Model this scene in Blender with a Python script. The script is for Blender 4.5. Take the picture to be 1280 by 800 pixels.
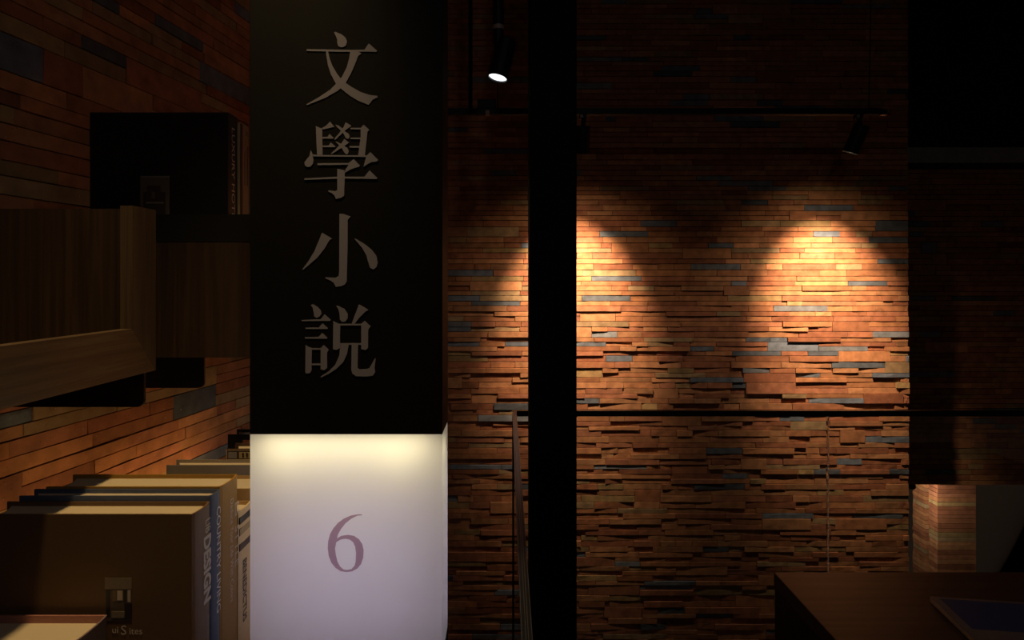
import bpy, bmesh, math, random
from mathutils import Vector, Matrix
from mathutils.geometry import tessellate_polygon

for o in list(bpy.data.objects):
    bpy.data.objects.remove(o, do_unlink=True)
S = bpy.context.scene
C = S.collection
RND = random.Random(7)

# ------------------------------------------------------------------ camera
FPX, VPX, VPY, EYE = 800.0, 634.0, 350.0, 1.6      # focal length and vanishing point in pixels, eye height in m
cam = bpy.data.cameras.new('camera')
cam.sensor_fit = 'HORIZONTAL'
cam.sensor_width = 36.0
cam.lens = FPX / 1280.0 * 36.0
cam.shift_x = (640 - VPX) / 1280.0
cam.shift_y = -(400 - VPY) / 1280.0
cam.clip_start = 0.02
camo = bpy.data.objects.new('camera', cam)
camo.location = (0, 0, EYE)
camo.rotation_euler = (math.pi / 2, 0, 0)
C.objects.link(camo)
S.camera = camo

def P(u, v, Y):
    """point at depth Y seen at pixel (u, v)"""
    return Vector(((u - VPX) * Y / FPX, Y, EYE - (v - VPY) * Y / FPX))
def PX(u, Y): return (u - VPX) * Y / FPX
def PZ(v, Y): return EYE - (v - VPY) * Y / FPX

# ------------------------------------------------------------------ world, light, exposure
w = bpy.data.worlds.new('world'); S.world = w
w.use_nodes = True
w.node_tree.nodes['Background'].inputs[0].default_value = (1.0, 0.62, 0.42, 1)
w.node_tree.nodes['Background'].inputs[1].default_value = 0.013
S.view_settings.view_transform = 'Standard'
S.view_settings.look = 'None'
S.view_settings.gamma = 1.0
S.view_settings.exposure = 0.0
S.view_settings.use_curve_mapping = False
SPOT_W = 225.0          # wall washers on the track
LEDGE_W = .62           # added warm fill strip, unseen at the back of the book ledge
SPOT_COL = (1.0, 0.68, 0.42)

# ------------------------------------------------------------------ materials
MATS = {}
def nodes(name):
    m = bpy.data.materials.new(name); m.use_nodes = True
    nt = m.node_tree
    return m, nt, nt.nodes['Principled BSDF'], nt.nodes['Material Output']
def plain(name, col, rough=0.6, metal=0.0, spec=0.5, grain=0.0, gscale=60.0, bump=0.0, stretch=(1, 1, 1)):
    m, nt, b, out = nodes(name)
    b.inputs['Roughness'].default_value = rough
    b.inputs['Metallic'].default_value = metal
    b.inputs['Specular IOR Level'].default_value = spec
    tc = nt.nodes.new('ShaderNodeTexCoord'); mp = nt.nodes.new('ShaderNodeMapping')
    mp.inputs['Scale'].default_value = stretch
    nz = nt.nodes.new('ShaderNodeTexNoise')
    nz.inputs['Scale'].default_value = gscale; nz.inputs['Detail'].default_value = 5
    rp = nt.nodes.new('ShaderNodeMix'); rp.data_type = 'RGBA'
    nt.links.new(tc.outputs['Object'], mp.inputs['Vector'])
    nt.links.new(mp.outputs['Vector'], nz.inputs['Vector'])
    nt.links.new(nz.outputs['Fac'], rp.inputs[0])
    rp.inputs[6].default_value = tuple(c * (1 - grain) for c in col) + (1,)
    rp.inputs[7].default_value = tuple(min(1, c * (1 + grain)) for c in col) + (1,)
    nt.links.new(rp.outputs[2], b.inputs['Base Color'])
    if bump:
        bp = nt.nodes.new('ShaderNodeBump'); bp.inputs['Strength'].default_value = bump
        bp.inputs['Distance'].default_value = 0.002
        nt.links.new(nz.outputs['Fac'], bp.inputs['Height'])
        nt.links.new(bp.outputs['Normal'], b.inputs['Normal'])
    MATS[name] = m
    return m
def brick_mat():
    m, nt, b, out = nodes('brick')
    at = nt.nodes.new('ShaderNodeAttribute'); at.attribute_name = 'tint'
    tc = nt.nodes.new('ShaderNodeTexCoord')
    n1 = nt.nodes.new('ShaderNodeTexNoise'); n1.inputs['Scale'].default_value = 22; n1.inputs['Detail'].default_value = 6
    n2 = nt.nodes.new('ShaderNodeTexNoise'); n2.inputs['Scale'].default_value = 170; n2.inputs['Detail'].default_value = 3
    vo = nt.nodes.new('ShaderNodeTexVoronoi'); vo.inputs['Scale'].default_value = 70
    for n in (n1, n2, vo): nt.links.new(tc.outputs['Object'], n.inputs['Vector'])
    r1 = nt.nodes.new('ShaderNodeMapRange'); r1.inputs[1].default_value = .3; r1.inputs[2].default_value = .7
    r1.inputs[3].default_value = .72; r1.inputs[4].default_value = 1.25
    nt.links.new(n1.outputs['Fac'], r1.inputs[0])
    mu = nt.nodes.new('ShaderNodeVectorMath'); mu.operation = 'SCALE'
    nt.links.new(at.outputs['Color'], mu.inputs[0]); nt.links.new(r1.outputs[0], mu.inputs['Scale'])
    # fine pits and pale grit
    pit = nt.nodes.new('ShaderNodeMapRange'); pit.inputs[1].default_value = .05; pit.inputs[2].default_value = .11
    pit.inputs[3].default_value = .35; pit.inputs[4].default_value = 1.0
    nt.links.new(vo.outputs['Distance'], pit.inputs[0])
    mu2 = nt.nodes.new('ShaderNodeVectorMath'); mu2.operation = 'SCALE'
    nt.links.new(mu.outputs[0], mu2.inputs[0]); nt.links.new(pit.outputs[0], mu2.inputs['Scale'])
    gr = nt.nodes.new('ShaderNodeMapRange'); gr.inputs[1].default_value = .70; gr.inputs[2].default_value = .78
    nt.links.new(n2.outputs['Fac'], gr.inputs[0])
    mx = nt.nodes.new('ShaderNodeMix'); mx.data_type = 'RGBA'
    nt.links.new(gr.outputs[0], mx.inputs[0]); nt.links.new(mu2.outputs[0], mx.inputs[6])
    mx.inputs[7].default_value = (.62, .45, .32, 1)
    nt.links.new(mx.outputs[2], b.inputs['Base Color'])
    b.inputs['Roughness'].default_value = .8
    b.inputs['Specular IOR Level'].default_value = .3
    bp = nt.nodes.new('ShaderNodeBump'); bp.inputs['Strength'].default_value = .35; bp.inputs['Distance'].default_value = .003
    nt.links.new(n2.outputs['Fac'], bp.inputs['Height'])
    nt.links.new(bp.outputs['Normal'], b.inputs['Normal'])
    MATS['brick'] = m
def wood_mat(name, c1, c2, axis, rough=.5, scale=9.0, spec=.4):
    """grain lines running along axis 0/1/2"""
    m, nt, b, out = nodes(name)
    tc = nt.nodes.new('ShaderNodeTexCoord'); mp = nt.nodes.new('ShaderNodeMapping')
    sc = [1.0, 1.0, 1.0]; sc = [scale * 4.0] * 3; sc[axis] = scale * .12
    mp.inputs['Scale'].default_value = sc
    n1 = nt.nodes.new('ShaderNodeTexNoise'); n1.inputs['Scale'].default_value = 2.2
    n1.inputs['Detail'].default_value = 8; n1.inputs['Roughness'].default_value = .65; n1.inputs['Distortion'].default_value = .5
    nt.links.new(tc.outputs['Object'], mp.inputs['Vector']); nt.links.new(mp.outputs['Vector'], n1.inputs['Vector'])
    cr = nt.nodes.new('ShaderNodeValToRGB')
    cr.color_ramp.elements[0].position = .32; cr.color_ramp.elements[0].color = c1 + (1,)
    cr.color_ramp.elements[1].position = .68; cr.color_ramp.elements[1].color = c2 + (1,)
    nt.links.new(n1.outputs['Fac'], cr.inputs[0]); nt.links.new(cr.outputs[0], b.inputs['Base Color'])
    b.inputs['Roughness'].default_value = rough; b.inputs['Specular IOR Level'].default_value = spec
    bp = nt.nodes.new('ShaderNodeBump'); bp.inputs['Strength'].default_value = .25; bp.inputs['Distance'].default_value = .001
    nt.links.new(n1.outputs['Fac'], bp.inputs['Height']); nt.links.new(bp.outputs['Normal'], b.inputs['Normal'])
    MATS[name] = m
def pages_mat():
    m, nt, b, out = nodes('pages')
    tc = nt.nodes.new('ShaderNodeTexCoord'); wv = nt.nodes.new('ShaderNodeTexWave')
    wv.bands_direction = 'Y'; wv.inputs['Scale'].default_value = 260; wv.inputs['Distortion'].default_value = 1.5
    nt.links.new(tc.outputs['Object'], wv.inputs['Vector'])
    mx = nt.nodes.new('ShaderNodeMix'); mx.data_type = 'RGBA'
    mx.inputs[6].default_value = (.52, .44, .31, 1); mx.inputs[7].default_value = (.66, .57, .42, 1)
    nt.links.new(wv.outputs['Fac'], mx.inputs[0]); nt.links.new(mx.outputs[2], b.inputs['Base Color'])
    b.inputs['Roughness'].default_value = .85
    MATS['pages'] = m
def acrylic_mat():
    m, nt, b, out = nodes('milky_acrylic')
    nt.nodes.remove(b)
    d = nt.nodes.new('ShaderNodeBsdfDiffuse'); t = nt.nodes.new('ShaderNodeBsdfTranslucent')
    g = nt.nodes.new('ShaderNodeBsdfGlossy'); g.inputs['Roughness'].default_value = .25
    d.inputs[0].default_value = (.85, .84, .84, 1); t.inputs[0].default_value = (.85, .84, .84, 1)
    m1 = nt.nodes.new('ShaderNodeMixShader'); m1.inputs[0].default_value = .5
    m2 = nt.nodes.new('ShaderNodeMixShader'); m2.inputs[0].default_value = .03
    nt.links.new(d.outputs[0], m1.inputs[1]); nt.links.new(t.outputs[0], m1.inputs[2])
    nt.links.new(m1.outputs[0], m2.inputs[1]); nt.links.new(g.outputs[0], m2.inputs[2])
    nt.links.new(m2.outputs[0], out.inputs[0])
    MATS['acrylic'] = m
def film_mat():
    m, nt, b, out = nodes('mauve_film'); nt.nodes.remove(b)
    t = nt.nodes.new('ShaderNodeBsdfTransparent'); t.inputs[0].default_value = (.52, .36, .42, 1)
    nt.links.new(t.outputs[0], out.inputs[0]); MATS['film'] = m
def glass_mat():
    m, nt, b, out = nodes('clear_glass'); nt.nodes.remove(b)
    t = nt.nodes.new('ShaderNodeBsdfTransparent'); t.inputs[0].default_value = (.93, .95, .95, 1)
    g = nt.nodes.new('ShaderNodeBsdfGlossy'); g.inputs['Roughness'].default_value = .01
    fr = nt.nodes.new('ShaderNodeFresnel'); fr.inputs[0].default_value = 1.5
    mx = nt.nodes.new('ShaderNodeMixShader')
    nt.links.new(fr.outputs[0], mx.inputs[0]); nt.links.new(t.outputs[0], mx.inputs[1]); nt.links.new(g.outputs[0], mx.inputs[2])
    nt.links.new(mx.outputs[0], out.inputs[0]); MATS['glass'] = m
def emit_mat(name, col, s):
    m, nt, b, out = nodes(name); nt.nodes.remove(b)
    e = nt.nodes.new('ShaderNodeEmission'); e.inputs[0].default_value = col + (1,); e.inputs[1].default_value = s
    nt.links.new(e.outputs[0], out.inputs[0]); MATS[name] = m
def edge_mat():
    m, nt, b, out = nodes('glass_edge'); nt.nodes.remove(b)
    d = nt.nodes.new('ShaderNodeBsdfDiffuse'); t = nt.nodes.new('ShaderNodeBsdfTranslucent')
    d.inputs[0].default_value = (.7, .75, .72, 1); t.inputs[0].default_value = (.85, .92, .95, 1)
    mx = nt.nodes.new('ShaderNodeMixShader'); mx.inputs[0].default_value = .6
    nt.links.new(d.outputs[0], mx.inputs[1]); nt.links.new(t.outputs[0], mx.inputs[2]); nt.links.new(mx.outputs[0], out.inputs[0])
    MATS['glass_edge'] = m
edge_mat(); brick_mat(); pages_mat(); acrylic_mat(); film_mat(); glass_mat()
wood_mat('wood_lit', (.035, .023, .013), (.105, .070, .040), 2)  # crate wood lightened for the light on the stiles
wood_mat('wood_shaded', (.012, .0065, .0035), (.042, .023, .012), 2)  # same crate wood darkened to stand for shade on the end panels
wood_mat('wood_y', (.055, .035, .019), (.150, .100, .056), 1)  # toned up for light on the crate rail, shared by the boards
wood_mat('wood_x', (.050, .028, .013), (.150, .088, .044), 0)
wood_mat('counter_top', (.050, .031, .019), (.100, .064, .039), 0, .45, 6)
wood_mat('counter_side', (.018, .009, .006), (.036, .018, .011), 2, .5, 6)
wood_mat('floor_wood', (.035, .022, .014), (.075, .045, .028), 1, .45, 5)
plain('mortar', (.055, .028, .016), .95, grain=.4, gscale=40)
plain('sign_black', (.0045, .0045, .0045), .6, grain=.3, gscale=90, spec=.12)
plain('letter_grey', (.20, .20, .255), .6, grain=.06, gscale=120)
plain('black_metal', (.006, .006, .006), .5, spec=.3, grain=.2)
plain('column_black', (.003, .003, .003), .7, spec=.15, grain=.2)
plain('rail_metal', (.05, .05, .055), .4, metal=.4, grain=.25, gscale=30, stretch=(60, 1, 60))
plain('dark_metal', (.010, .009, .009), .4, metal=.3, grain=.2)
plain('seam_metal', (.75, .75, .72), .4, metal=.0, grain=.1)
plain('band_metal', (.30, .25, .22), .5, grain=.1)
plain('beam_grey', (.30, .34, .37), .9, grain=.35, gscale=25, bump=.4)
plain('ceiling_black', (.008, .008, .008), .95, grain=.2)
emit_mat('lens_cool', (.86, .95, 1.0), 1.6)
emit_mat('lens_warm', (1.0, .75, .45), 3.0)

# ------------------------------------------------------------------ helpers
ORG = {}
def link(o, parent):
    C.objects.link(o)
    if parent is not None:
        o.parent = parent
        ORG[o.name] = ORG.get(parent.name, Vector((0, 0, 0)))
    else:
        ORG[o.name] = Vector(o.location)
    return o
def empty(name, loc):
    o = bpy.data.objects.new(name, None); o.empty_display_size = .05
    o.location = loc
    return link(o, None)
def tag(o, label=None, cat=None, group=None, kind=None):
    if label: o['label'] = label
    if cat: o['category'] = cat
    if group: o['group'] = group
    if kind: o['kind'] = kind
    return o
def mesh(name, verts, faces, mat, parent=None, smooth=False):
    """verts in world space; stored relative to the thing's origin"""
    off = ORG.get(parent.name, Vector((0, 0, 0))) if parent is not None else Vector((0, 0, 0))
    me = bpy.data.meshes.new(name)
    me.from_pydata([tuple(Vector(v) - off) for v in verts], [], faces)
    me.materials.append(MATS[mat] if isinstance(mat, str) else mat)
    bm = bmesh.new(); bm.from_mesh(me)
    bmesh.ops.recalc_face_normals(bm, faces=bm.faces)
    bm.to_mesh(me); bm.free()
    if smooth:
        for p in me.polygons: p.use_smooth = True
    return link(bpy.data.objects.new(name, me), parent)
class G:
    """collects shapes into one mesh"""
    def __init__(s): s.v = []; s.f = []
    def add(s, v, f):
        n = len(s.v); s.v += [Vector(a) for a in v]; s.f += [tuple(i + n for i in q) for q in f]; return s
    def box(s, x0, x1, y0, y1, z0, z1, bev=0.0):
        if bev:
            bm = bmesh.new(); bmesh.ops.create_cube(bm, size=1)
            bmesh.ops.transform(bm, matrix=Matrix.Translation(((x0+x1)/2, (y0+y1)/2, (z0+z1)/2)) @ Matrix.Diagonal((x1-x0, y1-y0, z1-z0, 1)), verts=bm.verts)
            bmesh.ops.bevel(bm, geom=bm.edges[:], offset=bev, segments=2, affect='EDGES', profile=.5)
            bm.verts.index_update()
            s.add([v.co.copy() for v in bm.verts], [[v.index for v in f.verts] for f in bm.faces]); bm.free(); return s
        return s.add([(x0,y0,z0),(x1,y0,z0),(x1,y1,z0),(x0,y1,z0),(x0,y0,z1),(x1,y0,z1),(x1,y1,z1),(x0,y1,z1)],
                     [(0,3,2,1),(4,5,6,7),(0,1,5,4),(1,2,6,5),(2,3,7,6),(3,0,4,7)])
    def prism(s, pts, d):
        """closed polygon pts (3D) pushed along vector d"""
        n = len(pts); d = Vector(d)
        a = [Vector(p) for p in pts]
        tri = tessellate_polygon([a])
        v = a + [p + d for p in a]
        f = [tuple(t) for t in tri] + [tuple(i + n for i in reversed(t)) for t in tri]
        f += [(i, (i+1) % n, (i+1) % n + n, i + n) for i in range(n)]
        return s.add(v, f)
    def tube(s, p, q, r, r2=None, n=20, cap=True):
        p = Vector(p); q = Vector(q); r2 = r if r2 is None else r2
        z = (q - p).normalized(); x = z.orthogonal().normalized(); y = z.cross(x)
        v = []
        for c, rr in ((p, r), (q, r2)):
            v += [c + (x * math.cos(2*math.pi*i/n) + y * math.sin(2*math.pi*i/n)) * rr for i in range(n)]
        f = [(i, (i+1) % n, (i+1) % n + n, i + n) for i in range(n)]
        if cap: f += [tuple(range(n)), tuple(range(n, 2*n))]
        return s.add(v, f)
    def rings(s, prof, p, ax, n=28):
        """lathe: prof = [(t along axis, radius)]"""
        p = Vector(p); z = Vector(ax).normalized(); x = z.orthogonal().normalized(); y = z.cross(x)
        v = []; f = []
        for t, r in prof:
            v += [p + z*t + (x*math.cos(2*math.pi*i/n) + y*math.sin(2*math.pi*i/n))*r for i in range(n)]
        for k in range(len(prof)-1):
            f += [(k*n+i, k*n+(i+1) % n, (k+1)*n+(i+1) % n, (k+1)*n+i) for i in range(n)]
        return s.add(v, f)
    def build(s, name, mat, parent=None, smooth=False): return mesh(name, s.v, s.f, mat, parent, smooth)
def struct(o): return tag(o, kind='structure')

# ------------------------------------------------------------------ brick walls
TERRA = [(.35,.150,.068), (.40,.175,.076), (.32,.128,.060), (.37,.180,.084), (.29,.110,.055), (.43,.200,.092), (.34,.138,.072)]
OCHRE = [(.33,.215,.095), (.30,.200,.105)]
SLATE = [(.14,.165,.205), (.10,.115,.135), (.18,.195,.215)]
def tint(rng, slate=.07, ochre=.10):
    k = rng.random()
    c = rng.choice(SLATE) if k < slate else rng.choice(OCHRE) if k < slate + ochre else rng.choice(TERRA)
    j = rng.uniform(.82, 1.18)
    return tuple(x * j for x in c)
def brick_geo(s0, s1, z0, z1, d0, d1, o, du, nrm, rng, rough=.0012, back=-.03):
    """one brick: four stations along its length, face leaning from depth d0 to d1"""
    v = []
    for k in range(4):
        t = k / 3; s = s0 + (s1 - s0) * t; d = d0 + (d1 - d0) * t
        j = lambda: rng.uniform(-rough, rough)
        for dz, dd in ((z0 + abs(j()), d + j()), (z1 - abs(j()), d + j()), (z1 - .0004, back), (z0 + .0004, back)):
            q = o + du * s + nrm * dd
            v.append(Vector((q.x, q.y, dz)))
    f = []
    for k in range(3):
        a, b = k*4, k*4 + 4
        f += [(a+i, a+(i+1) % 4, b+(i+1) % 4, b+i) for i in range(4)]
    f += [(0, 1, 2, 3), (15, 14, 13, 12)]
    return v, f
def paint(me, cols_per_face):
    a = me.color_attributes.new('tint', 'FLOAT_COLOR', 'CORNER')
    for p in me.polygons:
        c = cols_per_face[p.index]
        for li in p.loop_indices: a.data[li].color = (c[0], c[1], c[2], 1)
def proj(p):
    return VPX + p.x / p.y * FPX, VPY - (p.z - EYE) / p.y * FPX
def brick_wall(wall, o, du, nrm, length, z0, z1, hrange, lens, relief, rng, hidden, slate=.07, ochre=.1, limit=300, joint=.0022):
    bricks = []; z = z0; blocked = []
    rows = []
    while z < z1:
        h = rng.uniform(*hrange); rows.append((z, h)); z += h
    for r, (z, h) in enumerate(rows):
        s = -rng.uniform(0, .2); nxt = []
        while s < length:
            hit = [b for b in blocked if b[0] - .004 <= s < b[1] - .004]
            if hit: s = hit[0][1]; continue
            L = rng.choice(lens) * rng.uniform(.94, 1.06)
            e = s + L
            for b in blocked:
                if s < b[0] < e + .05: e = b[0]
            a0, a1 = max(s, 0), min(e, length)
            if a1 - a0 > .006:
                top = z + h
                if r + 1 < len(rows) and rng.random() < .045 and a1 - a0 > .1:
                    top = z + h + rows[r+1][1]; nxt.append((s, e))
                d0, d1 = relief(z + h/2, rng)
                bricks.append((a0 + joint/2, a1 - joint/2, z + joint/2, top - joint/2, d0, d1))
            s = e
        blocked = nxt
    scored = []
    for i, (a, b, c, d, d0, d1) in enumerate(bricks):
        m = o + du * (a + b) / 2; m.z = (c + d) / 2
        if m.y < .25: scored.append((0, i)); continue
        u, v = proj(m)
        p0 = o + du * a; p1 = o + du * b
        wpx = abs(p1.x / max(p1.y, .2) - p0.x / max(p0.y, .2)) * FPX; hpx = (d - c) / m.y * FPX
        vis = 0 <= u <= 1280 and 0 <= v <= 800 and not hidden(u, v)
        scored.append((wpx * hpx if vis else 0, i))
    scored.sort(reverse=True)
    single = set(i for a, i in scored[:limit] if a > 0)
    rest = G(); rcol = []
    for i, (a, b, c, d, d0, d1) in enumerate(bricks):
        v, f = brick_geo(a, b, c, d, d0, d1, o, du, nrm, rng)
        t = tint(rng, slate, ochre)
        if i in single:
            ob = mesh('brick', v, f, 'brick', wall); paint(ob.data, [t] * len(f))
        else:
            rest.add(v, f); rcol += [t] * len(f)
    if rest.v:
        ob = rest.build('brick_rest', 'brick', wall); paint(ob.data, rcol); ob['kind'] = 'stuff'

WY = 3.6                                             # plane of the back wall
LW_T = .1325                                         # the left wall leans into the room by 7.5 degrees
def lwx(y): return -.95 + LW_T * (y - 1.33)
XR = PX(1135, WY)
# back wall backing
wall_back = struct(G().box(-.80, XR - .012, WY + .012, WY + .22, -1.6, 3.6).build('wall_back', 'mortar'))
def relief_back(z, rng):
    t = min(1, max(0, (1.95 - z) / .75))
    amp = .005 + .013 * t * t
    if z < .95: amp = max(.012, .018 - .015 * (.95 - z))
    k = rng.random()
    a = rng.uniform(0, amp)
    if k < .5: return a, a
    b = rng.uniform(0, amp)
    return a, b
def hide_back(u, v):
    return u < 560 or u > 1140 or 661 < u < 721 or (u > 967 and v > 716)
brick_wall(wall_back, Vector((-.70, WY, 0)), Vector((1, 0, 0)), Vector((0, -1, 0)), XR + .70, -.75, 3.55,
           (.024, .036), [.288, .288, .288, .288, .21, .144, .144, .09], relief_back, random.Random(11), hide_back, slate=.075, ochre=.08)
# left wall
ldir = Vector((LW_T, 1, 0)).normalized(); lnrm = Vector((ldir.y, -ldir.x, 0))
L0 = Vector((lwx(.45), .45, 0)); LLEN = (WY + .02 - .45) / ldir.y
q = [L0 - lnrm*.012, L0 + ldir*LLEN - lnrm*.012, L0 + ldir*LLEN - lnrm*.2, L0 - lnrm*.2]
wall_left = struct(G().prism([(p.x, p.y, -1.6) for p in q], (0, 0, 5.2)).build('wall_left', 'mortar'))
def relief_left(z, rng):
    a = rng.uniform(0, .004); return a, a + rng.uniform(-.001, .001)
def hide_left(u, v):
    return u > 311 or (u < 195 and 262 < v < 480) or (195 < u and 270 < v < 445) or (105 < u < 300 and 145 < v < 268) or v > 640
brick_wall(wall_left, L0, ldir, lnrm, LLEN, .75, 3.55, (.027, .038), [.29, .29, .24, .19, .14, .10], relief_left,
           random.Random(5), hide_left, slate=.09, ochre=.2, limit=260, joint=.0014)

# ceiling and floors
struct(G().box(-1.6, 5.0, -1.5, 5.2, 3.6, 3.75).build('ceiling', 'ceiling_black'))
floor = struct(G().box(-1.2, .05, -1.5, 2.45, -.2, 0).build('floor', 'floor_wood'))
fr = struct(G().box(.50, 4.5, -1.5, 2.45, -.2, 0).box(.05, .50, -1.5, .30, -.2, 0).build('floor_right', 'floor_wood'))
struct(G().box(-1.2, 5.0, .2, 5.4, -1.75, -1.6).build('floor_lower', 'floor_wood'))

# dim recess beyond the toothed end of the back wall
RY = 4.2
wall_far = struct(G().box(XR - .2, 4.6, RY + .012, RY + .2, PZ(606, RY), PZ(205, RY)).build('wall_far', 'mortar'))
brick_wall(wall_far, Vector((XR - .19, RY, 0)), Vector((1, 0, 0)), Vector((0, -1, 0)), 2.3, PZ(606, RY), PZ(206, RY) - .03,
           (.028, .04), [.288, .288, .19, .144, .1], lambda z, r: (lambda a: (a, a))(r.uniform(0, .006)), random.Random(21),
           lambda u, v: u < 1137 or v > 610 or v < 205, slate=.06, ochre=.06, limit=200)
struct(G().box(XR - .2, 4.6, RY - .02, RY + .25, PZ(204, RY), PZ(185, RY)).build('trim_1', 'beam_grey'))
struct(G().box(XR - .2, 4.6, RY + .02, RY + .2, PZ(184, RY), 3.6).build('trim_2', 'ceiling_black'))
# two lit brick piers seen below the dim wall
def pier(y0, y1, label, seed):
    X = 3.0
    p = empty('brick_pier', (X + .15, (y0 + y1)/2, -1.6))
    G().box(X + .02, X + .27, y0 + .008, y1 - .008, -1.6, PZ(606, RY) - .006).build('core', 'mortar', p)
    rng = random.Random(seed); z = -.75
    while z < PZ(606, RY) - .05:
        h = rng.uniform(.026, .036)
        v, f = brick_geo(0, y1 - y0, z, z + h - .002, 0.006, rng.uniform(0.004, .010), Vector((X + .012, y0, 0)), Vector((0, 1, 0)), Vector((-1, 0, 0)), rng, back=-.262)
        ob = mesh('brick', v, f, 'brick', p); c = tint(rng, .0, .12); paint(ob.data, [c] * len(f))
        z += h
    tag(p, label, 'pier')
pier(4.605, 4.74, 'brightly lit brick pier farther back beyond the end of the brick wall', 3)
pier(4.47, 4.56, 'narrow lit brick pier in front of the other lit pier', 4)

# ------------------------------------------------------------------ black column
cl = empty('steel_column', (PX(691.5, 2.0), 2.08, -1.6))
G().box(PX(662, 2.0), PX(721, 2.0), 2.0, 2.15, -1.6, 3.6, .004).build('shaft', 'column_black', cl)
G().box(PX(662, 2.0) - .03, PX(721, 2.0) + .03, 1.97, 2.18, 3.585, 3.6).build('cap_plate', 'column_black', cl)
tag(cl, 'plain matt black square column rising from floor to ceiling', 'column')

# ------------------------------------------------------------------ glass guard with thin metal cap
GY = 2.4; GX0, GX1 = .0195, .0350
gd = empty('glass_guard', (.027, GY, 0))
zt = PZ(513, GY); zb = PZ(520, GY)
rail = G().box(GX0, 3.6, GY - .008, GY + .008, zb, zt).build('cap_rail', 'dark_metal', gd)
rail['label'] = 'dark cap rail along the back of the guard'
r2 = G()
for a, b, dz in ((GX0, GX0 + .0022, .0015), (GX0 + .0022, GX0 + .0060, 0), (GX0 + .0060, GX0 + .0072, .001), (GX0 + .0072, GX1 - .0058, -.0005), (GX1 - .0058, GX1 - .0046, .001), (GX1 - .0046, GX1 - .0018, 0), (GX1 - .0018, GX1, .0015)):
    r2.box(a, b, .62, GY - .0085, zb, zt - .002 + dz)
rr = r2.build('cap_rail', 'rail_metal', gd); rr['label'] = 'ribbed grey metal cap rail running towards the viewer'
cm0 = plain('rail_edge', (.15, .165, .20), .4, metal=.2, grain=.3, gscale=40, stretch=(30, 1, 30))
for xa in (GX0 + .0002, GX0 + .0058, GX1 - .0062, GX1 - .0012):
    G().box(xa, xa + .001, .62, GY - .0085, zt - .003, zt + .0006).build('rail_edge', 'rail_edge', gd)
xs = PX(1035, GY)
for a, b in ((GX1, xs - .004), (xs + .004, xs + 1.25), (xs + 1.258, 3.58)):
    G().box(a, b, GY - .005, GY + .005, .02, zb).build('glass_panel', 'glass', gd)
for a, b in ((.64, 1.50), (1.508, GY - .012)):
    G().box(.0225, .0325, a, b, .02, zb).build('glass_panel', 'glass', gd)
mesh('joint_strip', [(xs - .0038, GY, .02), (xs + .0038, GY, .02), (xs + .0038, GY, zb), (xs - .0038, GY, zb)], [(0, 1, 2, 3)], 'glass_edge', gd)
G().box(xs + 1.2505, xs + 1.2575, GY - .006, GY + .006, .02, zb).build('joint_strip', 'seam_metal', gd)
G().box(.0185, .0225, GY - .0115, GY - .0055, .02, zb).build('corner_strip', 'black_metal', gd)
G().box(GX0, 3.6, GY - .02, GY + .02, 0, .06).box(GX0 - .01, GX1 + .01, .62, GY - .02, 0, .06).build('base_channel', 'black_metal', gd)
tag(gd, 'frameless glass guard with thin metal cap rail in front of the brick wall', 'railing')

# ------------------------------------------------------------------ counter
CY = 1.425; CT = PZ(715, CY); CX = PX(967, CY)
ct = empty('counter', (1.2, .9, 0))
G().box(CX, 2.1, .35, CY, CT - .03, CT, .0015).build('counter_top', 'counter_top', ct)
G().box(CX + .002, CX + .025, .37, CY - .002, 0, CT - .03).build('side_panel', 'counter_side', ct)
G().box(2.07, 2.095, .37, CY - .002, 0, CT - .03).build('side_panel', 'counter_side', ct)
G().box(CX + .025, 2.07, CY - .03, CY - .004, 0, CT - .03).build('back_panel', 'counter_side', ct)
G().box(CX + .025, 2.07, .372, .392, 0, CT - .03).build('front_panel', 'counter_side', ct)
tag(ct, 'dark brown wooden counter with flat top in front of the glass', 'counter')

# ------------------------------------------------------------------ sign with lit box
SX0, SX1, SY0, SY1 = PX(312, 1), PX(553, 1), 1.0, 1.093
ZB0, ZB1 = 1.0075, PZ(543, 1)
sg = empty('category_sign', ((SX0 + SX1)/2, (SY0 + SY1)/2, 0))
G().box(SX0, SX1, SY0, SY1, ZB1, 2.45, .0008).build('black_box', 'sign_black', sg)
G().box(SX0, SX1, SY0, SY1, 0, ZB0 - .001).build('base_post', 'sign_black', sg)
lb = mesh('light_box', *(lambda e: ([(SX0+e,SY0+e,ZB0),(SX1-e,SY0+e,ZB0),(SX1-e,SY1-e,ZB0),(SX0+e,SY1-e,ZB0),(SX0+e,SY0+e,ZB1),(SX1-e,SY0+e,ZB1),(SX1-e,SY1-e,ZB1),(SX0+e,SY1-e,ZB1)],
     [(0,1,5,4),(1,2,6,5),(2,3,7,6),(3,0,4,7)]))(.0006), 'acrylic', sg)
lb['label'] = 'glowing milky acrylic box'
def glyph(polys, u0, v0, k, y, name, mat, parent, holes=None, depth=.0005):
    g = G()
    for i, p in enumerate(polys):
        g.prism([P(u0 + a*k, v0 + b*k, 1.0) + Vector((0, y - 1.0, 0)) for a, b in p], (0, -depth - .00003*i, 0))
    return g.build(name, mat, parent)
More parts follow.
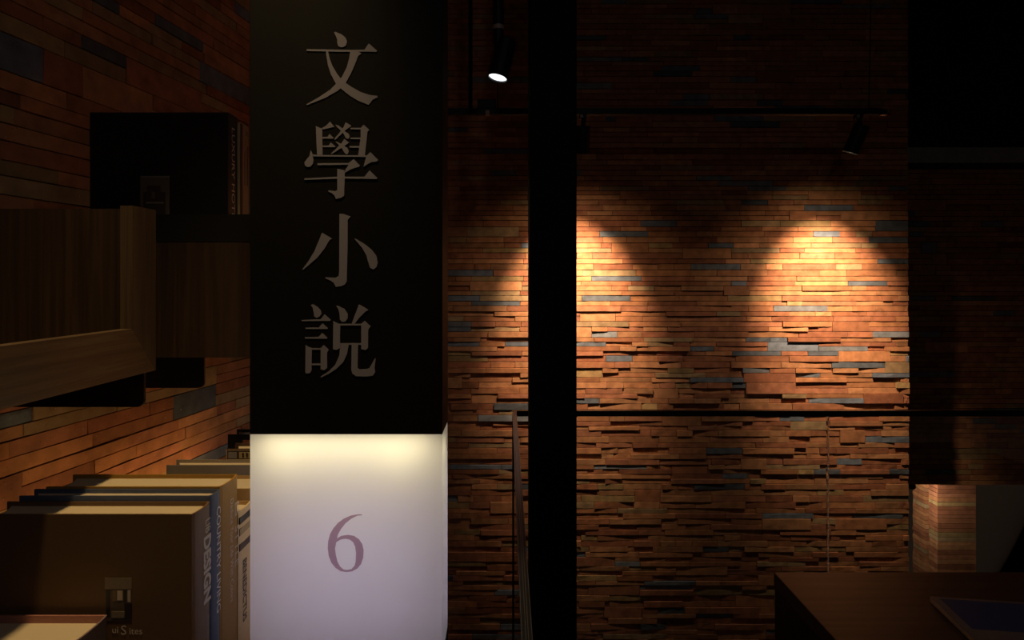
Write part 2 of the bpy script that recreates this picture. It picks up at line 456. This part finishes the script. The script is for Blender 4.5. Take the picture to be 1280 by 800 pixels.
WEN = [
 [(327,45),(340,38),(400,62),(440,95),(452,130),(445,165),(425,183),(395,187),(370,175),(360,150),(358,110),(345,75)],
 [(65,205),(250,208),(500,212),(620,210),(662,150),(742,220),(735,230),(620,228),(400,230),(65,222)],
 [(485,215),(535,218),(592,245),(560,270),(530,350),(490,440),(440,530),(370,600),(250,670),(70,742),(62,735),(180,668),(290,595),(350,535),(405,470),(450,380),(475,290)],
 [(250,220),(270,220),(285,290),(310,360),(350,430),(390,485),(440,530),(500,570),(580,615),(670,645),(748,655),(745,668),(700,690),(660,740),(560,700),(470,645),(390,580),(345,535),(300,450),(270,360),(255,270)]]
XUE = [
 [(153,75),(190,90),(215,98),(218,350),(165,350)],
 [(205,98),(250,72),(290,32),(330,82),(230,105)],
 [(215,180),(265,178),(285,150),(325,188),(318,196),(215,194)],
 [(215,262),(275,262),(298,232),(340,270),(335,278),(215,276)],
 [(340,62),(370,68),(410,98),(440,130),(470,150),(478,180),(462,198),(440,188),(425,155),(395,120),(360,88)],
 [(440,38),(495,72),(430,120),(385,165),(338,208),(332,195),(380,140),(420,85)],
 [(340,220),(375,235),(415,255),(455,285),(470,315),(462,342),(445,348),(425,325),(405,290),(380,262)],
 [(428,198),(472,235),(420,270),(360,310),(305,345),(300,338),(350,290),(400,240)],
 [(485,92),(590,92),(590,106),(490,106)], [(485,186),(582,186),(582,200),(490,200)], [(475,267),(572,267),(572,282),(480,282)],
 [(585,95),(612,62),(668,112),(650,130),(625,358),(560,358),(585,180)],
 [(120,345),(160,352),(640,357),(645,372),(520,370),(130,366)],
 [(105,308),(120,340),(132,400),(125,440),(100,465),(70,468),(48,452),(44,425),(65,395),(92,365)],
 [(640,360),(678,325),(752,400),(740,415),(690,420),(650,440),(612,468),(620,435)],
 [(170,432),(470,430),(518,392),(580,458),(560,468),(490,490),(430,525),(440,490),(470,446),(170,450)],
 [(360,485),(430,500),(432,560),(425,745),(395,765),(345,775),(335,745),(310,720),(272,702),(278,692),(340,700),(360,690)],
 [(45,578),(360,562),(620,562),(670,500),(745,575),(735,584),(430,578),(300,582),(45,592)]]
XIAO = [
 [(380,40),(420,42),(488,68),(460,98),(458,400),(450,690),(430,720),(400,735),(345,742),(325,705),(300,685),(243,660),(248,650),(340,655),(372,640),(378,600)],
 [(212,222),(310,280),(285,292),(240,370),(170,460),(100,520),(30,580),(25,572),(80,500),(140,400),(190,280)],
 [(522,278),(545,285),(620,330),(690,385),(735,445),(748,510),(735,555),(705,575),(675,560),(660,515),(640,440),(600,370)]]
SHUO = [
 [(105,55),(125,48),(170,75),(200,105),(208,135),(190,165),(160,180),(138,165),(133,130),(125,85)],
 [(15,200),(200,192),(238,145),(298,200),(290,208),(20,210)], [(52,274),(180,272),(218,232),(270,278),(265,286),(55,286)],
 [(48,365),(180,362),(215,325),(265,372),(260,380),(50,378)],
 [(55,440),(75,455),(115,470),(112,690),(95,710),(60,714),(52,700)], [(100,470),(205,470),(205,485),(100,485)],
 [(200,470),(228,440),(278,485),(262,510),(262,660),(235,682),(200,675)], [(105,618),(205,618),(205,634),(105,634)],
 [(347,62),(370,65),(430,95),(460,140),(460,185),(435,215),(405,218),(385,195),(382,140),(370,95)],
 [(568,50),(658,102),(620,128),(570,180),(520,245),(495,242),(530,150)],
 [(322,212),(365,232),(388,240),(385,470),(350,488),(318,480)], [(380,236),(595,236),(595,252),(380,252)],
 [(590,235),(622,208),(680,260),(658,290),(655,470),(630,488),(590,480)], [(380,422),(595,422),(595,438),(380,438)],
 [(390,430),(470,430),(455,520),(420,600),(350,670),(280,715),(205,752),(200,742),(280,690),(340,630),(380,540)],
 [(498,430),(560,430),(555,660),(570,675),(640,672),(670,660),(720,570),(730,568),(718,660),(725,700),(700,735),(640,742),(540,740),(505,715),(495,680)]]
for polys, v0, ch in ((WEN, 35, '文'), (XUE, 148, '學'), (XIAO, 262, '小'), (SHUO, 374, '說')):
    g = glyph(polys, 375, v0, .13, SY0 - .0002, 'character', 'letter_grey', sg)
    g['label'] = 'grey raised character ' + ch
SIX_O = [(598,85),(540,90),(470,125),(400,180),(345,250),(312,310),(298,360),(350,330),(430,318),(500,330),(560,370),(600,430),(615,500),(610,590),(585,665),(540,720),(480,752),(410,762),(340,750),(280,710),(230,650),(200,570),(188,480),(192,400),(215,310),(255,240),(310,175),(380,125),(460,90),(540,75),(590,73)]
SIX_I = [(290,405),(340,375),(400,365),(450,375),(490,405),(515,460),(525,540),(520,640),(505,690),(470,725),(420,737),(375,730),(335,695),(305,640),(285,560),(275,480)]
lo = [[P(390 + a*.105, 635 + b*.105, 1.0) + Vector((0, -.0004, 0)) for a, b in pl] for pl in (SIX_O, SIX_I)]
six = mesh('numeral', lo[0] + lo[1], [tuple(t) for t in tessellate_polygon(lo)], 'film', lb)
six['label'] = 'mauve numeral 6 on the lit face'
# lamps inside the light box: cool backlight sheet and a warm strip under the lid
def area(name, loc, rot, sx, sy, energy, col, parent, spread=math.pi):
    d = bpy.data.lights.new(name, 'AREA'); d.shape = 'RECTANGLE'; d.size = sx; d.size_y = sy
    d.energy = energy; d.color = col; d.spread = spread
    o = bpy.data.objects.new(name, d); link(o, parent)
    o.location = Vector(loc) - ORG[o.name]; o.rotation_euler = rot
    return o
mx_, my_ = (SX0 + SX1)/2, (SY0 + SY1)/2
area('backlight', (mx_, SY1 - .012, (ZB0+ZB1)/2 - .02), (math.pi/2, 0, 0), .27, .28, 0.47, (.74, .67, 1.0), lb)
area('unseen_strip', (mx_, my_ - .01, ZB1 - .006), (math.radians(-25), 0, 0), .26, .03, .21, (1.0, .86, .50), lb)
for k in (-1, 1):
    d = bpy.data.lights.new('led_point', 'POINT'); d.energy = .035; d.color = (1.0, .86, .42); d.shadow_soft_size = .01
    o = bpy.data.objects.new('led_point', d); link(o, lb); o.location = Vector((mx_ + k*.105 - (0 if k < 0 else .02), SY0 + .045, ZB1 - .035)) - ORG[o.name]
tag(sg, 'black sign post with grey Chinese characters above a glowing box numbered 6', 'sign')

# ------------------------------------------------------------------ wooden crate shelves on the left wall
def shelf_bracket(parent, x0, x1, y, ztop, zlow):
    pts = [(x0, y, ztop), (x1, y, ztop)]
    r = .012
    for k in range(7):
        a = math.pi/2 * k / 6
        pts.append((x1 - r + r*math.cos(a), y, zlow + r - r*math.sin(a)))
    pts.append((x0, y, zlow))
    G().prism(pts, (0, .006, 0)).build('bracket', 'black_metal', parent)
AX0, AX1, AY0, AY1, AZ0, AZ1 = -.885, -.604, .45, 1.10, 1.445, 1.72
a = empty('crate_shelf', ((AX0+AX1)/2, (AY0+AY1)/2, AZ0))
T = .02; W = .068; LIP = 1.521
# aisle side: mitred stile and rail
G().prism([(AX1, AY1 - W, AZ1), (AX1, AY1, AZ1), (AX1, AY1, AZ0), (AX1, AY1 - W, LIP)], (-T, 0, 0)).build('stile', 'wood_lit', a)
G().prism([(AX1, AY0 + W, AZ1), (AX1, AY0, AZ1), (AX1, AY0, AZ0), (AX1, AY0 + W, LIP)], (-T, 0, 0)).build('stile', 'wood_lit', a)
G().prism([(AX1, AY0 + .0005, AZ0), (AX1, AY1 - .0005, AZ0), (AX1, AY1 - W - .0003, LIP), (AX1, AY0 + W + .0003, LIP)], (-T, 0, 0)).build('rail', 'wood_y', a)
G().box(AX0, AX1 - T, AY1 - .022, AY1 - .001, AZ0, AZ1).build('end_panel', 'wood_shaded', a)
G().box(AX0, AX1 - T, AY0 + .001, AY0 + .022, AZ0, AZ1).build('end_panel', 'wood_shaded', a)
G().box(AX0, AX0 + .018, AY0 + .022, AY1 - .022, AZ0, AZ1).build('back_panel', 'wood_y', a)
G().box(AX0 + .018, AX1 - T, AY0 + .022, AY1 - .022, AZ0, AZ0 + .018).build('bottom_board', 'wood_y', a)
shelf_bracket(a, lwx(1.08) + .012, -.612, 1.078, AZ0, 1.386)
shelf_bracket(a, lwx(.55) + .012, -.612, .55, AZ0, 1.386)
tag(a, 'wooden wall crate with mitred side frame and empty inside on black bracket', 'shelf')
BX0, BX1, BY0, BY1, BZ0, BZ1 = -.885, -.49, 1.30, 1.62, 1.4425, PZ(268, 1.3)
b = empty('crate_shelf', ((BX0+BX1)/2, (BY0+BY1)/2, BZ0))
G().box(BX0, BX1, BY0, BY0 + .02, BZ0, BZ1 - .055).build('end_panel', 'wood_shaded', b)
G().box(BX0, BX1, BY0 - .001, BY0 + .02, BZ1 - .055, BZ1).build('dark_top_band', 'black_metal', b)  # black band across the top of the near end panel
G().box(BX0, BX1, BY1 - .02, BY1, BZ0, BZ1).build('end_panel', 'wood_shaded', b)
G().box(BX0, BX0 + .016, BY0 + .02, BY1 - .02, BZ0, BZ1).build('back_panel', 'wood_y', b)
G().box(BX1 - .02, BX1, BY0 + .02, BY1 - .02, BZ0, 1.60).build('rail', 'wood_y', b)
BFL = 1.57
G().box(BX0 + .016, BX1 - .02, BY0 + .02, BY1 - .02, BFL - .018, BFL).build('bottom_board', 'wood_y', b)
shelf_bracket(b, lwx(1.4) + .012, PX(255, 1.40), 1.40, BZ0, PZ(485, 1.40))
tag(b, 'dark wooden wall crate holding the black luxury hotel book', 'shelf')
# ledge that carries the books
SH = 1.0075
l = empty('book_ledge', (-.66, 1.15, SH - .03))
pts = [(-.406, .55), (-.406, 1.9), (lwx(1.9) + .013, 1.9), (lwx(.55) + .013, .55)]
G().prism([(x, y, SH - .03) for x, y in pts], (0, 0, .03)).build('board', 'wood_y', l)
shelf_bracket(l, lwx(.7) + .013, -.45, .7, SH - .03, SH - .12)
shelf_bracket(l, lwx(1.7) + .013, -.45, 1.7, SH - .03, SH - .12)
tag(l, 'wooden wall ledge under the row of standing books', 'shelf')

ls = empty('unseen_strip', (lwx(1.22) + .12, 1.22, SH))  # fill strip added to brighten the lower left wall, hidden by the books
ws = [(lwx(y) + .115, y) for y in (1.02, 1.86)]; we = [(x + .014, y) for x, y in reversed(ws)]
G().prism([(x, y, SH + .003) for x, y in ws + we], (0, 0, .005)).build('diffuser', 'lens_warm', ls)
G().prism([(x, y, SH) for x, y in ws + we], (0, 0, .003)).build('channel', 'band_metal', ls)
d = bpy.data.lights.new('fill_light', 'AREA'); d.shape = 'RECTANGLE'; d.size = 1.2; d.size_y = .02; d.energy = LEDGE_W; d.color = (1.0, .52, .14)
o = bpy.data.objects.new('fill_light', d); link(o, ls)
o.location = Vector((lwx(1.22) + .122, 1.22, SH + .012)) - ORG[o.name]
zz_ = -Vector((-.9, 0, 1)).normalized(); xx_ = ldir; yy_ = zz_.cross(xx_).normalized(); xx_ = yy_.cross(zz_)
o.rotation_euler = Matrix((xx_, yy_, zz_)).transposed().to_euler()
tag(ls, 'added warm fill strip lying unseen behind the standing books', 'light strip')
# ------------------------------------------------------------------ books
def text_on(s, size, origin, xdir, ydir, mat, parent, name='title', bold=0.0, xs=1.0, align='LEFT', shear=0.0):
    cu = bpy.data.curves.new('t', 'FONT'); cu.body = s; cu.size = size; cu.align_x = align
    cu.offset = bold; cu.fill_mode = 'FRONT'; cu.shear = shear; cu.resolution_u = 3
    ob = bpy.data.objects.new('t', cu); C.objects.link(ob)
    bpy.context.view_layer.update()
    me = bpy.data.meshes.new_from_object(ob.evaluated_get(bpy.context.evaluated_depsgraph_get()))
    xd, yd = Vector(xdir), Vector(ydir); o = Vector(origin)
    v = [o + xd * (p.co.x * xs) + yd * p.co.y for p in me.vertices]
    f = [tuple(p.vertices) for p in me.polygons]
    bpy.data.objects.remove(ob, do_unlink=True); bpy.data.curves.remove(cu); bpy.data.meshes.remove(me)
    off = ORG[parent.name]
    m2 = bpy.data.meshes.new(name); m2.from_pydata([tuple(p - off) for p in v], [], f); m2.materials.append(MATS[mat])
    return link(bpy.data.objects.new(name, m2), parent)
def book(label, X, Y, Z, wd, th, ht, cover, spine=None, bulge=.006, inset=.006, group=None):
    """standing book: spine at x = X faces the aisle, front board at y = Y faces the room's front"""
    r = empty('book', (X - wd/2, Y + th/2, Z))
    bt = .0026; sp = spine or cover
    fb = G().box(X - wd, X - .004, Y, Y + bt, Z, Z + ht).build('front_board', cover, r)
    G().box(X - wd, X - .004, Y + th - bt, Y + th, Z, Z + ht).build('back_board', cover, r)
    o, i = [], []
    n = 10
    for k in range(n + 1):
        t = k / n; bx = bulge * math.sin(math.pi * t) ** .6
        o.append((X - .004 + bx, Y + th * t)); i.append((X - .0065 + bx, Y + bt*.6 + (th - bt*1.2) * t))
    ring = o + i[::-1]
    s = G().prism([(x, y, Z) for x, y in ring], (0, 0, ht)).build('spine', sp, r)
    pg = []
    for k in range(n + 1):
        t = k / n; bx = bulge * math.sin(math.pi * t) ** .6
        pg.append((X - .0085 + bx*.8, Y + bt + (th - 2*bt) * t))
    for k in range(n + 1):
        t = 1 - k / n
        pg.append((X - wd + inset + .008 * math.sin(math.pi * t), Y + bt + (th - 2*bt) * t))
    G().prism([(x, y, Z + .004) for x, y in pg], (0, 0, ht - .004 - inset)).build('page_block', 'pages', r)
    if label: tag(r, label, 'book', group)
    return r, s, fb
def cm(name, c, rough=.55, grain=.12): plain(name, c, rough, grain=grain, gscale=220, bump=.05); return name
SXT = lambda X, dx=.0026: X + dx
# three books in front, sharing the ledge
cm('cover_brown', (.125, .070, .031)); cm('cover_blue', (.060, .085, .165)); cm('cover_ochre', (.30, .165, .025))
cm('spine_brown_warmed', (.17, .085, .030)); cm('spine_ochre_warmed', (.38, .19, .018)); cm('cover_grey', (.22, .185, .145)); cm('cover_black', (.0045, .0045, .005), .45); cm('cover_rose', (.36, .16, .13)); cm('cover_mauve', (.20, .14, .15))  # the two spine tones are warmed to offset the lit box's lavender glow
cm('cover_tan', (.36, .22, .08)); cm('cover_cream', (.62, .46, .25)); cm('cover_umber', (.055, .028, .018)); cm('ink_pale', (.62, .54, .46)); cm('ink_grey', (.20, .18, .16))
cm('ink_gold', (.34, .25, .12)); cm('ink_dark', (.03, .025, .02)); cm('ink_white', (.80, .76, .72)); cm('ink_rust', (.16, .055, .030)); cm('ink_faint', (.30, .24, .15))
XS = -.42
def spine_text(r, s, txt, Y, ztop, size, mat, X=XS, bold=0.0, xs=1.0, shear=0.0, dx=.0028):
    return text_on(txt, size, (X + dx, Y, ztop), (0, 0, -1), (0, 1, 0), mat, s, 'title', bold, xs, 'LEFT', shear)
B1, B2, B3, B4 = .860, .9115, .9435, 1.005
H1 = PZ(643, B1) - SH
r, s, fb = book('brown hardback with small room photograph and pale design lettering on its spine', XS, B1, SH, .29, B2 - B1 - .0006, H1, 'cover_brown', 'spine_brown_warmed', bulge=.004)
spine_text(r, s, 'LIB', B1 + .030, PZ(650, B1 + .03), .021, 'ink_pale', xs=.72, dx=.0006)
spine_text(r, s, 'DESIGN', B1 + .026, PZ(670, B1 + .03), .028, 'ink_pale', bold=.0011, xs=.98, dx=.0006)
spine_text(r, s, 'Europe', B1 + .034, PZ(771, B1 + .034), .013, 'ink_grey', dx=.0006)
# picture on the front board
def pr(u0, u1, v0, v1, mat, parent, y, k, lift=.0003):
    return G().box(PX(u0, y), PX(u1, y), y - lift - .0002*k, y - lift*.2, PZ(v1, y), PZ(v0, y)).build('cover_photo', mat, parent)
cm('ph_a', (.15, .10, .065)); cm('ph_b', (.022, .017, .016)); cm('ph_c', (.55, .45, .36)); cm('ph_d', (.095, .070, .050)); cm('ph_e', (.22, .17, .12))
ph = pr(131.5, 165, 722, 776, 'ph_d', fb, B1, 1); ph['label'] = 'small photograph of a dining room printed on the cover'
pr(131.5, 165, 722, 736, 'ph_e', fb, B1, 3); pr(147, 153.5, 738, 750, 'ph_c', fb, B1, 3); pr(160, 163.5, 737, 752, 'ph_c', fb, B1, 3)
pr(133, 138, 738, 768, 'ph_b', fb, B1, 3); pr(155, 158, 737, 753, 'ph_b', fb, B1, 3); pr(141, 146, 738, 751, 'ph_a', fb, B1, 3); pr(156, 165, 754, 773, 'ph_b', fb, B1, 3); pr(140, 156, 764, 772, 'ph_e', fb, B1, 3)
text_on('ui', .013, (PX(140, B1), B1 - .0006, PZ(791, B1)), (1, 0, 0), (0, 0, 1), 'ink_pale', fb, 'title')
text_on('S', .018, (PX(151, B1), B1 - .0006, PZ(793, B1)), (1, 0, 0), (0, 0, 1), 'ink_pale', fb, 'title')
text_on('ites', .013, (PX(161.5, B1), B1 - .0006, PZ(792.5, B1)), (1, 0, 0), (0, 0, 1), 'ink_pale', fb, 'title')
r, s, fb = book('slim blue hardback with country living lettering on its spine', XS, B2, SH, .275, B3 - B2 - .0006, PZ(620, B2) - SH, 'cover_blue', bulge=.003)
spine_text(r, s, 'COUNTRY LIVING', B2 + .014, PZ(634, B2 + .014), .0175, 'ink_white', xs=1.08, dx=.0002)
r, s, fb = book('ochre yellow hardback with lettering about colors on its spine', XS, B3, SH, .26, B4 - B3 - .0006, PZ(608.5, B3) - SH, 'cover_ochre', 'spine_ochre_warmed', bulge=.004)
spine_text(r, s, 'Deduce Your Life With Colors', B3 + .027, PZ(624, B3 + .027), .0145, 'ink_pale', xs=.86, dx=.0006)
spine_text(r, s, 'ES  STYLE', B3 + .043, PZ(628, B3 + .043), .021, 'ink_pale', xs=1.15, dx=.0006)
# tan book with black lettering, beside the lit box
r, s, fb = book('tan book with black lettering beside the glowing sign box', XS, 1.0075, SH, .23, .052, PZ(640, 1.0075) - SH, 'cover_tan', bulge=.002, spine='cover_cream')
spine_text(r, s, 'BENEDICTUS', 1.021, PZ(697, 1.03), .021, 'ink_dark', bold=.0004, xs=.82, dx=-.0013)
zz = SH + .02
for z0, z1, m_ in ((PZ(650, 1.03), PZ(642, 1.03), 'ink_dark'), (PZ(664, 1.03), PZ(656, 1.03), 'ink_gold'), (PZ(683, 1.03), PZ(675, 1.03), 'cover_umber')):
    G().box(XS - .003, XS - .0015, 1.010, 1.057, z0, z1).build('band', m_, s)
r, s, fb = book('plain tan book standing between the lettered tan book and the grey book', XS - .012, 1.085, SH, .22, .075, PZ(611, 1.085) - SH, 'cover_tan', bulge=.003)
r, s, fb = book('wide grey clothbound book with plain front', XS - .005, 1.20, SH, abs(PX(208, 1.2) - XS) - .005, .038, PZ(581.5, 1.2) - SH, 'cover_grey', bulge=.003)
r, s, fb = book('dark brown book with cream ornamental label standing behind the grey book', XS - .02, 1.27, SH, abs(PX(283, 1.27) - XS) - .02, .045, PZ(561, 1.27) - SH, 'cover_umber', bulge=.003)
Y7 = 1.27
for u0, u1, v0, v1, m_ in ((285.5, 296, 565, 573, 'ink_grey'), (299, 312, 565, 573, 'ink_gold'), (303, 305, 566, 572, 'ink_dark'), (308, 310, 566, 572, 'ink_dark'), (285, 312, 562, 563, 'ink_gold'), (285, 312, 574, 575, 'ink_gold'), (282.8, 284, 561.5, 580, 'cover_tan')):
    G().box(PX(u0, Y7), PX(u1, Y7), Y7 - .0006, Y7 - .0001, PZ(v1, Y7), PZ(v0, Y7)).build('cover_label', m_, fb)
r, s, fb = book('rust brown book behind the book with the ornamental label', XS - .02, 1.33, SH, abs(PX(294, 1.33) - XS) - .02, .04, PZ(556, 1.33) - SH, 'ink_rust', bulge=.003)
r, s, fb = book('black book farthest along the ledge under the crate', XS - .01, 1.42, SH, .19, .05, PZ(543, 1.42) - SH, 'cover_black', bulge=.003)
# small rose book in front
r, s, fb = book('small rose book with mauve spine in front of the brown hardback', PX(138, .848) - .001, .785, SH, .17, .064, PZ(769, .848) - SH, 'cover_rose', 'cover_mauve', bulge=.003, inset=.010)
for k in range(5):
    z = SH + .135 - k * .011
    G().box(PX(138, .848) - .003, PX(138, .848) - .0015, .80 + .006*k, .806 + .006*k, z, z + .002).build('fleck', 'ink_pale', s)
# books in the crate
XB = -.574
r, s, fb = book('large black book with white luxury hotel lettering in the wall crate', XB, 1.325, BFL, .29, .046, PZ(140.5, 1.325) - BFL, 'cover_black', bulge=.001, inset=.008)
spine_text(r, s, 'LUXURY HOTELS', 1.339, PZ(159, 1.345), .021, 'ink_white', X=XB, xs=1.36, dx=-.0020)
cm('ph_f', (.085, .062, .045)); cm('ph_g', (.035, .014, .011)); cm('ph_h', (.14, .12, .10))
Y8 = 1.325
ph = pr(175.5, 212, 220, 300, 'ph_f', fb, Y8, 1, .0004); ph['label'] = 'small photograph of a red pavilion printed on the cover'
pr(179, 207, 240, 268, 'ph_b', fb, Y8, 2, .0004); pr(184, 201, 232, 254, 'ph_g', fb, Y8, 3, .0004); pr(190, 194, 240, 248, 'ph_f', fb, Y8, 4, .0004); pr(183, 205, 252.5, 254.5, 'ph_h', fb, Y8, 4, .0004); pr(175.5, 212, 220, 222, 'ph_h', fb, Y8, 3, .0004)
r, s, fb = book('cream book with small dark lettering beside the black hotel book', XB + .004, 1.374, BFL, .25, .046, PZ(153, 1.374) - BFL, 'cover_cream', bulge=.002)
G().box(XB + .0005, XB + .0022, 1.3745, 1.384, BFL + .002, PZ(153, 1.374) - .002).build('spine_band', 'ink_rust', s)
spine_text(r, s, 'X', 1.394, PZ(164, 1.40), .018, 'ink_dark', X=XB + .004, dx=.0002)
for k in range(3):
    G().box(XB + .001, XB + .0024, 1.392 + .009*k, 1.3945 + .009*k, PZ(232, 1.4), PZ(190 - 4*k, 1.4)).build('fine_print', 'ink_faint', s)
r, s, fb = book('grey book behind the cream book in the wall crate', XB - .01, 1.425, BFL, .24, .04, .30, 'cover_grey', bulge=.003)

# magazine on the counter
my = 1.294
mg = empty('magazine', (.98, 1.24, CT))
e = Vector((math.cos(math.radians(-8)), math.sin(math.radians(-8)), 0)); n_ = Vector((-e.y, e.x, 0))
c0 = Vector((PX(1162, my), my, CT))
cor = [c0, c0 + e*.22, c0 + e*.22 - n_*.16, c0 - n_*.16]
cm('mag_cover', (.30, .25, .22), .3); cm('mag_blue', (.07, .11, .27), .3)
G().prism([p + Vector((0, 0, .0005)) for p in cor], (0, 0, .009)).build('page_block', 'pages', mg)
G().prism([p + Vector((0, 0, .0095)) for p in cor], (0, 0, .0012)).build('cover', 'mag_cover', mg)
ins = [c0 + e*.015 - n_*.008, c0 + e*.2 - n_*.008, c0 + e*.2 - n_*.12, c0 + e*.015 - n_*.12]
G().prism([p + Vector((0, 0, .0108)) for p in ins], (0, 0, .0003)).build('cover_picture', 'mag_blue', mg)
tag(mg, 'magazine with pale and blue cover lying on the wooden counter', 'magazine')

# ------------------------------------------------------------------ lighting track and lamps
TY = 3.05; TZ = PZ(140, TY); TH = .0145
tr = empty('lighting_track', (.6, TY, TZ + TH))
G().box(-.60, PX(1100, TY), TY - .016, TY + .016, TZ - TH, TZ + TH).build('rail', 'black_metal', tr)
G().box(PX(1100, TY), PX(1107, TY), TY - .014, TY + .014, TZ - TH*.9, TZ + TH*.7).build('end_cap', 'black_metal', tr)
G().box(PX(1100, TY), PX(1107.5, TY), TY - .012, TY + .012, TZ - TH*1.15, TZ - TH*.9).build('end_clip', 'band_metal', tr)
G().tube((PX(588, TY), TY, TZ), (PX(588, TY), TY, 3.6), .010).build('hanger_rod', 'black_metal', tr)
G().tube((PX(1086, TY), TY, TZ), (PX(1092, TY), TY, 3.6), .0028, n=8).build('hanger_wire', 'black_metal', tr)
G().tube((PX(622, TY), TY, TZ), (PX(622, TY), TY, 3.6), .0028, n=8).build('hanger_wire', 'black_metal', tr)
G().box(PX(597, TY), PX(620, TY), TY - .02, TY + .02, TZ + TH, TZ + TH + .042, .003).build('feed_box', 'black_metal', tr)
G().box(PX(607, TY), PX(612, TY), TY - .0175, TY + .012, TZ - TH - .001, TZ + .004).build('feed_clip', 'band_metal', tr)
tag(tr, 'thin black lighting track hung in front of the brick wall', 'light track')
def lamp_head(root, top, ax, L, R, lensmat):
    """cylindrical housing open at the lower end, lens set inside"""
    top = Vector(top); ax = Vector(ax).normalized()
    G().rings([(0, 0.0001), (0, R*.96), (.004, R), (L, R), (L, R*.9), (L - .006, R*.88), (L - .006, .0001)], top, ax).build('housing', 'black_metal', root, False)
    G().rings([(L - .0045, .0001), (L - .0045, R*.87)], top, ax).build('lens', lensmat, root)
def spot(root, loc, ax, energy, col, cone, blend, size=.02):
    d = bpy.data.lights.new('bulb', 'SPOT'); d.energy = energy; d.color = col; d.spot_size = math.radians(cone); d.spot_blend = blend; d.shadow_soft_size = size
    o = bpy.data.objects.new('bulb', d); link(o, root)
    o.location = Vector(loc) - ORG[o.name]
    o.rotation_euler = Vector(ax).to_track_quat('-Z', 'Y').to_euler()
def track_lamp(u_ad, u_top, v_top, u_bot, v_bot, aim, label, energy, cone, R=.036):
    x = PX(u_ad, TY); zr = TZ - TH
    r = empty('track_lamp', (x, TY, zr))
    G().box(x - .022, x + .012, TY - .015, TY + .015, zr - .018, zr, .002).build('adapter', 'black_metal', r)
    G().box(x - .020, x - .006, TY - .0165, TY - .0145, zr - .016, zr - .002).build('adapter_plate', 'band_metal', r)
    top = P(u_top, v_top, TY); bot = P(u_bot, v_bot, TY)
    top.y = TY - .012; bot.y = TY + .022
    ax = (bot - top); L = ax.length; ax.normalize()
    G().tube((x, TY, zr - .018), top + ax*.02 + Vector((0, .0, 0)), .011).build('knuckle', 'black_metal', r)
    lamp_head(r, top, ax, L, R, 'lens_warm')
    mouth = top + ax * (L + .006)
    spot(r, mouth, Vector(aim) - mouth, energy, SPOT_COL, cone, 1.0)            # beam of the reflector
    spot(r, mouth, Vector(aim) + Vector((0, 0, -.3)) - mouth, energy * .036, SPOT_COL, 120, 1.0)   # its spill
    spot(r, mouth, (0, .22, -1), energy * .038, (1.0, .84, .70), 100, 1.0)       # light dropped down the wall
    tag(r, label, 'spotlight', 'spotlights on the track')
track_lamp(1074, 1076, 157, 1066, 190, (PX(1032, WY), WY, PZ(378, WY)), 'black cylinder spotlight near the free end of the track', SPOT_W, 58)
track_lamp(730, 728, 158, 728, 190, (PX(716, WY), WY, PZ(374, WY)), 'black cylinder spotlight on the track beside the black column', SPOT_W, 58)
# nearer lamp on its own stem
NY = 2.1
nl = empty('stem_lamp', (PX(623, NY), NY, 3.6))
G().tube((PX(623, NY), NY, 3.6), P(623, 32, NY), .0185).build('stem', 'black_metal', nl)
G().tube(P(623, 37.5, NY), P(623, 31.5, NY), .0178).build('band', 'band_metal', nl)
G().tube(P(623, 56, NY), P(623, 37.5, NY), .0182).build('knuckle', 'black_metal', nl)
t0 = P(633, 50, NY); t1 = P(622, 98.5, NY); t0.y += .008; t1.y -= .006
ax = t1 - t0
lamp_head(nl, t0, ax, ax.length, .0345, 'lens_cool')
spot(nl, t1 + ax.normalized()*.004, ax, 12.0, (1.0, .93, .86), 64, .8)
tag(nl, 'black cylinder spotlight on a stem with its cool white lens lit', 'spotlight')
# added lamp to light the far piers, fixed under the dim wall
pl = empty('added_pier_lamp', (2.72, 4.36, PZ(606, RY)))
G().tube((2.72, 4.32, PZ(606, RY) - .012), (2.72, 4.32, PZ(606, RY)), .03).build('mount', 'black_metal', pl)
lamp_head(pl, (2.72, 4.32, PZ(606, RY) - .01), (.45, .35, -.8), .06, .024, 'lens_warm')
spot(pl, (2.755, 4.345, PZ(606, RY) - .075), (.30, .28, -.25), 9.0, (1.0, .82, .62), 120, .6)
tag(pl, 'small added spotlight under the dim brick wall lighting the piers', 'spotlight')

# added out-of-view lamps: front fill, and one for the book tops
def added_lamp(loc, aim, energy, col, cone, label):
    loc = Vector(loc); r = empty('added_ceiling_lamp', (loc.x, loc.y, 3.6))
    G().tube((loc.x, loc.y, 3.6), (loc.x, loc.y, loc.z), .012).build('stem', 'black_metal', r)
    ax = (Vector(aim) - loc).normalized()
    lamp_head(r, loc, ax, .13, .04, 'lens_warm')
    m_ = loc + ax*.137
    spot(r, m_, Vector(aim) - m_, energy, col, cone, .8, .05)
    tag(r, label, 'spotlight')
added_lamp((.42, -.9, 3.0), (-.1, 2.2, 1.2), 6.5, (1.0, .92, .90), 110, 'added fill spotlight out of view washing the front of the sign')
added_lamp((-.42, .62, 3.35), (-.52, 1.0, 1.2), 85, (1.0, .66, .28), 36, 'added spotlight out of view above the standing books')
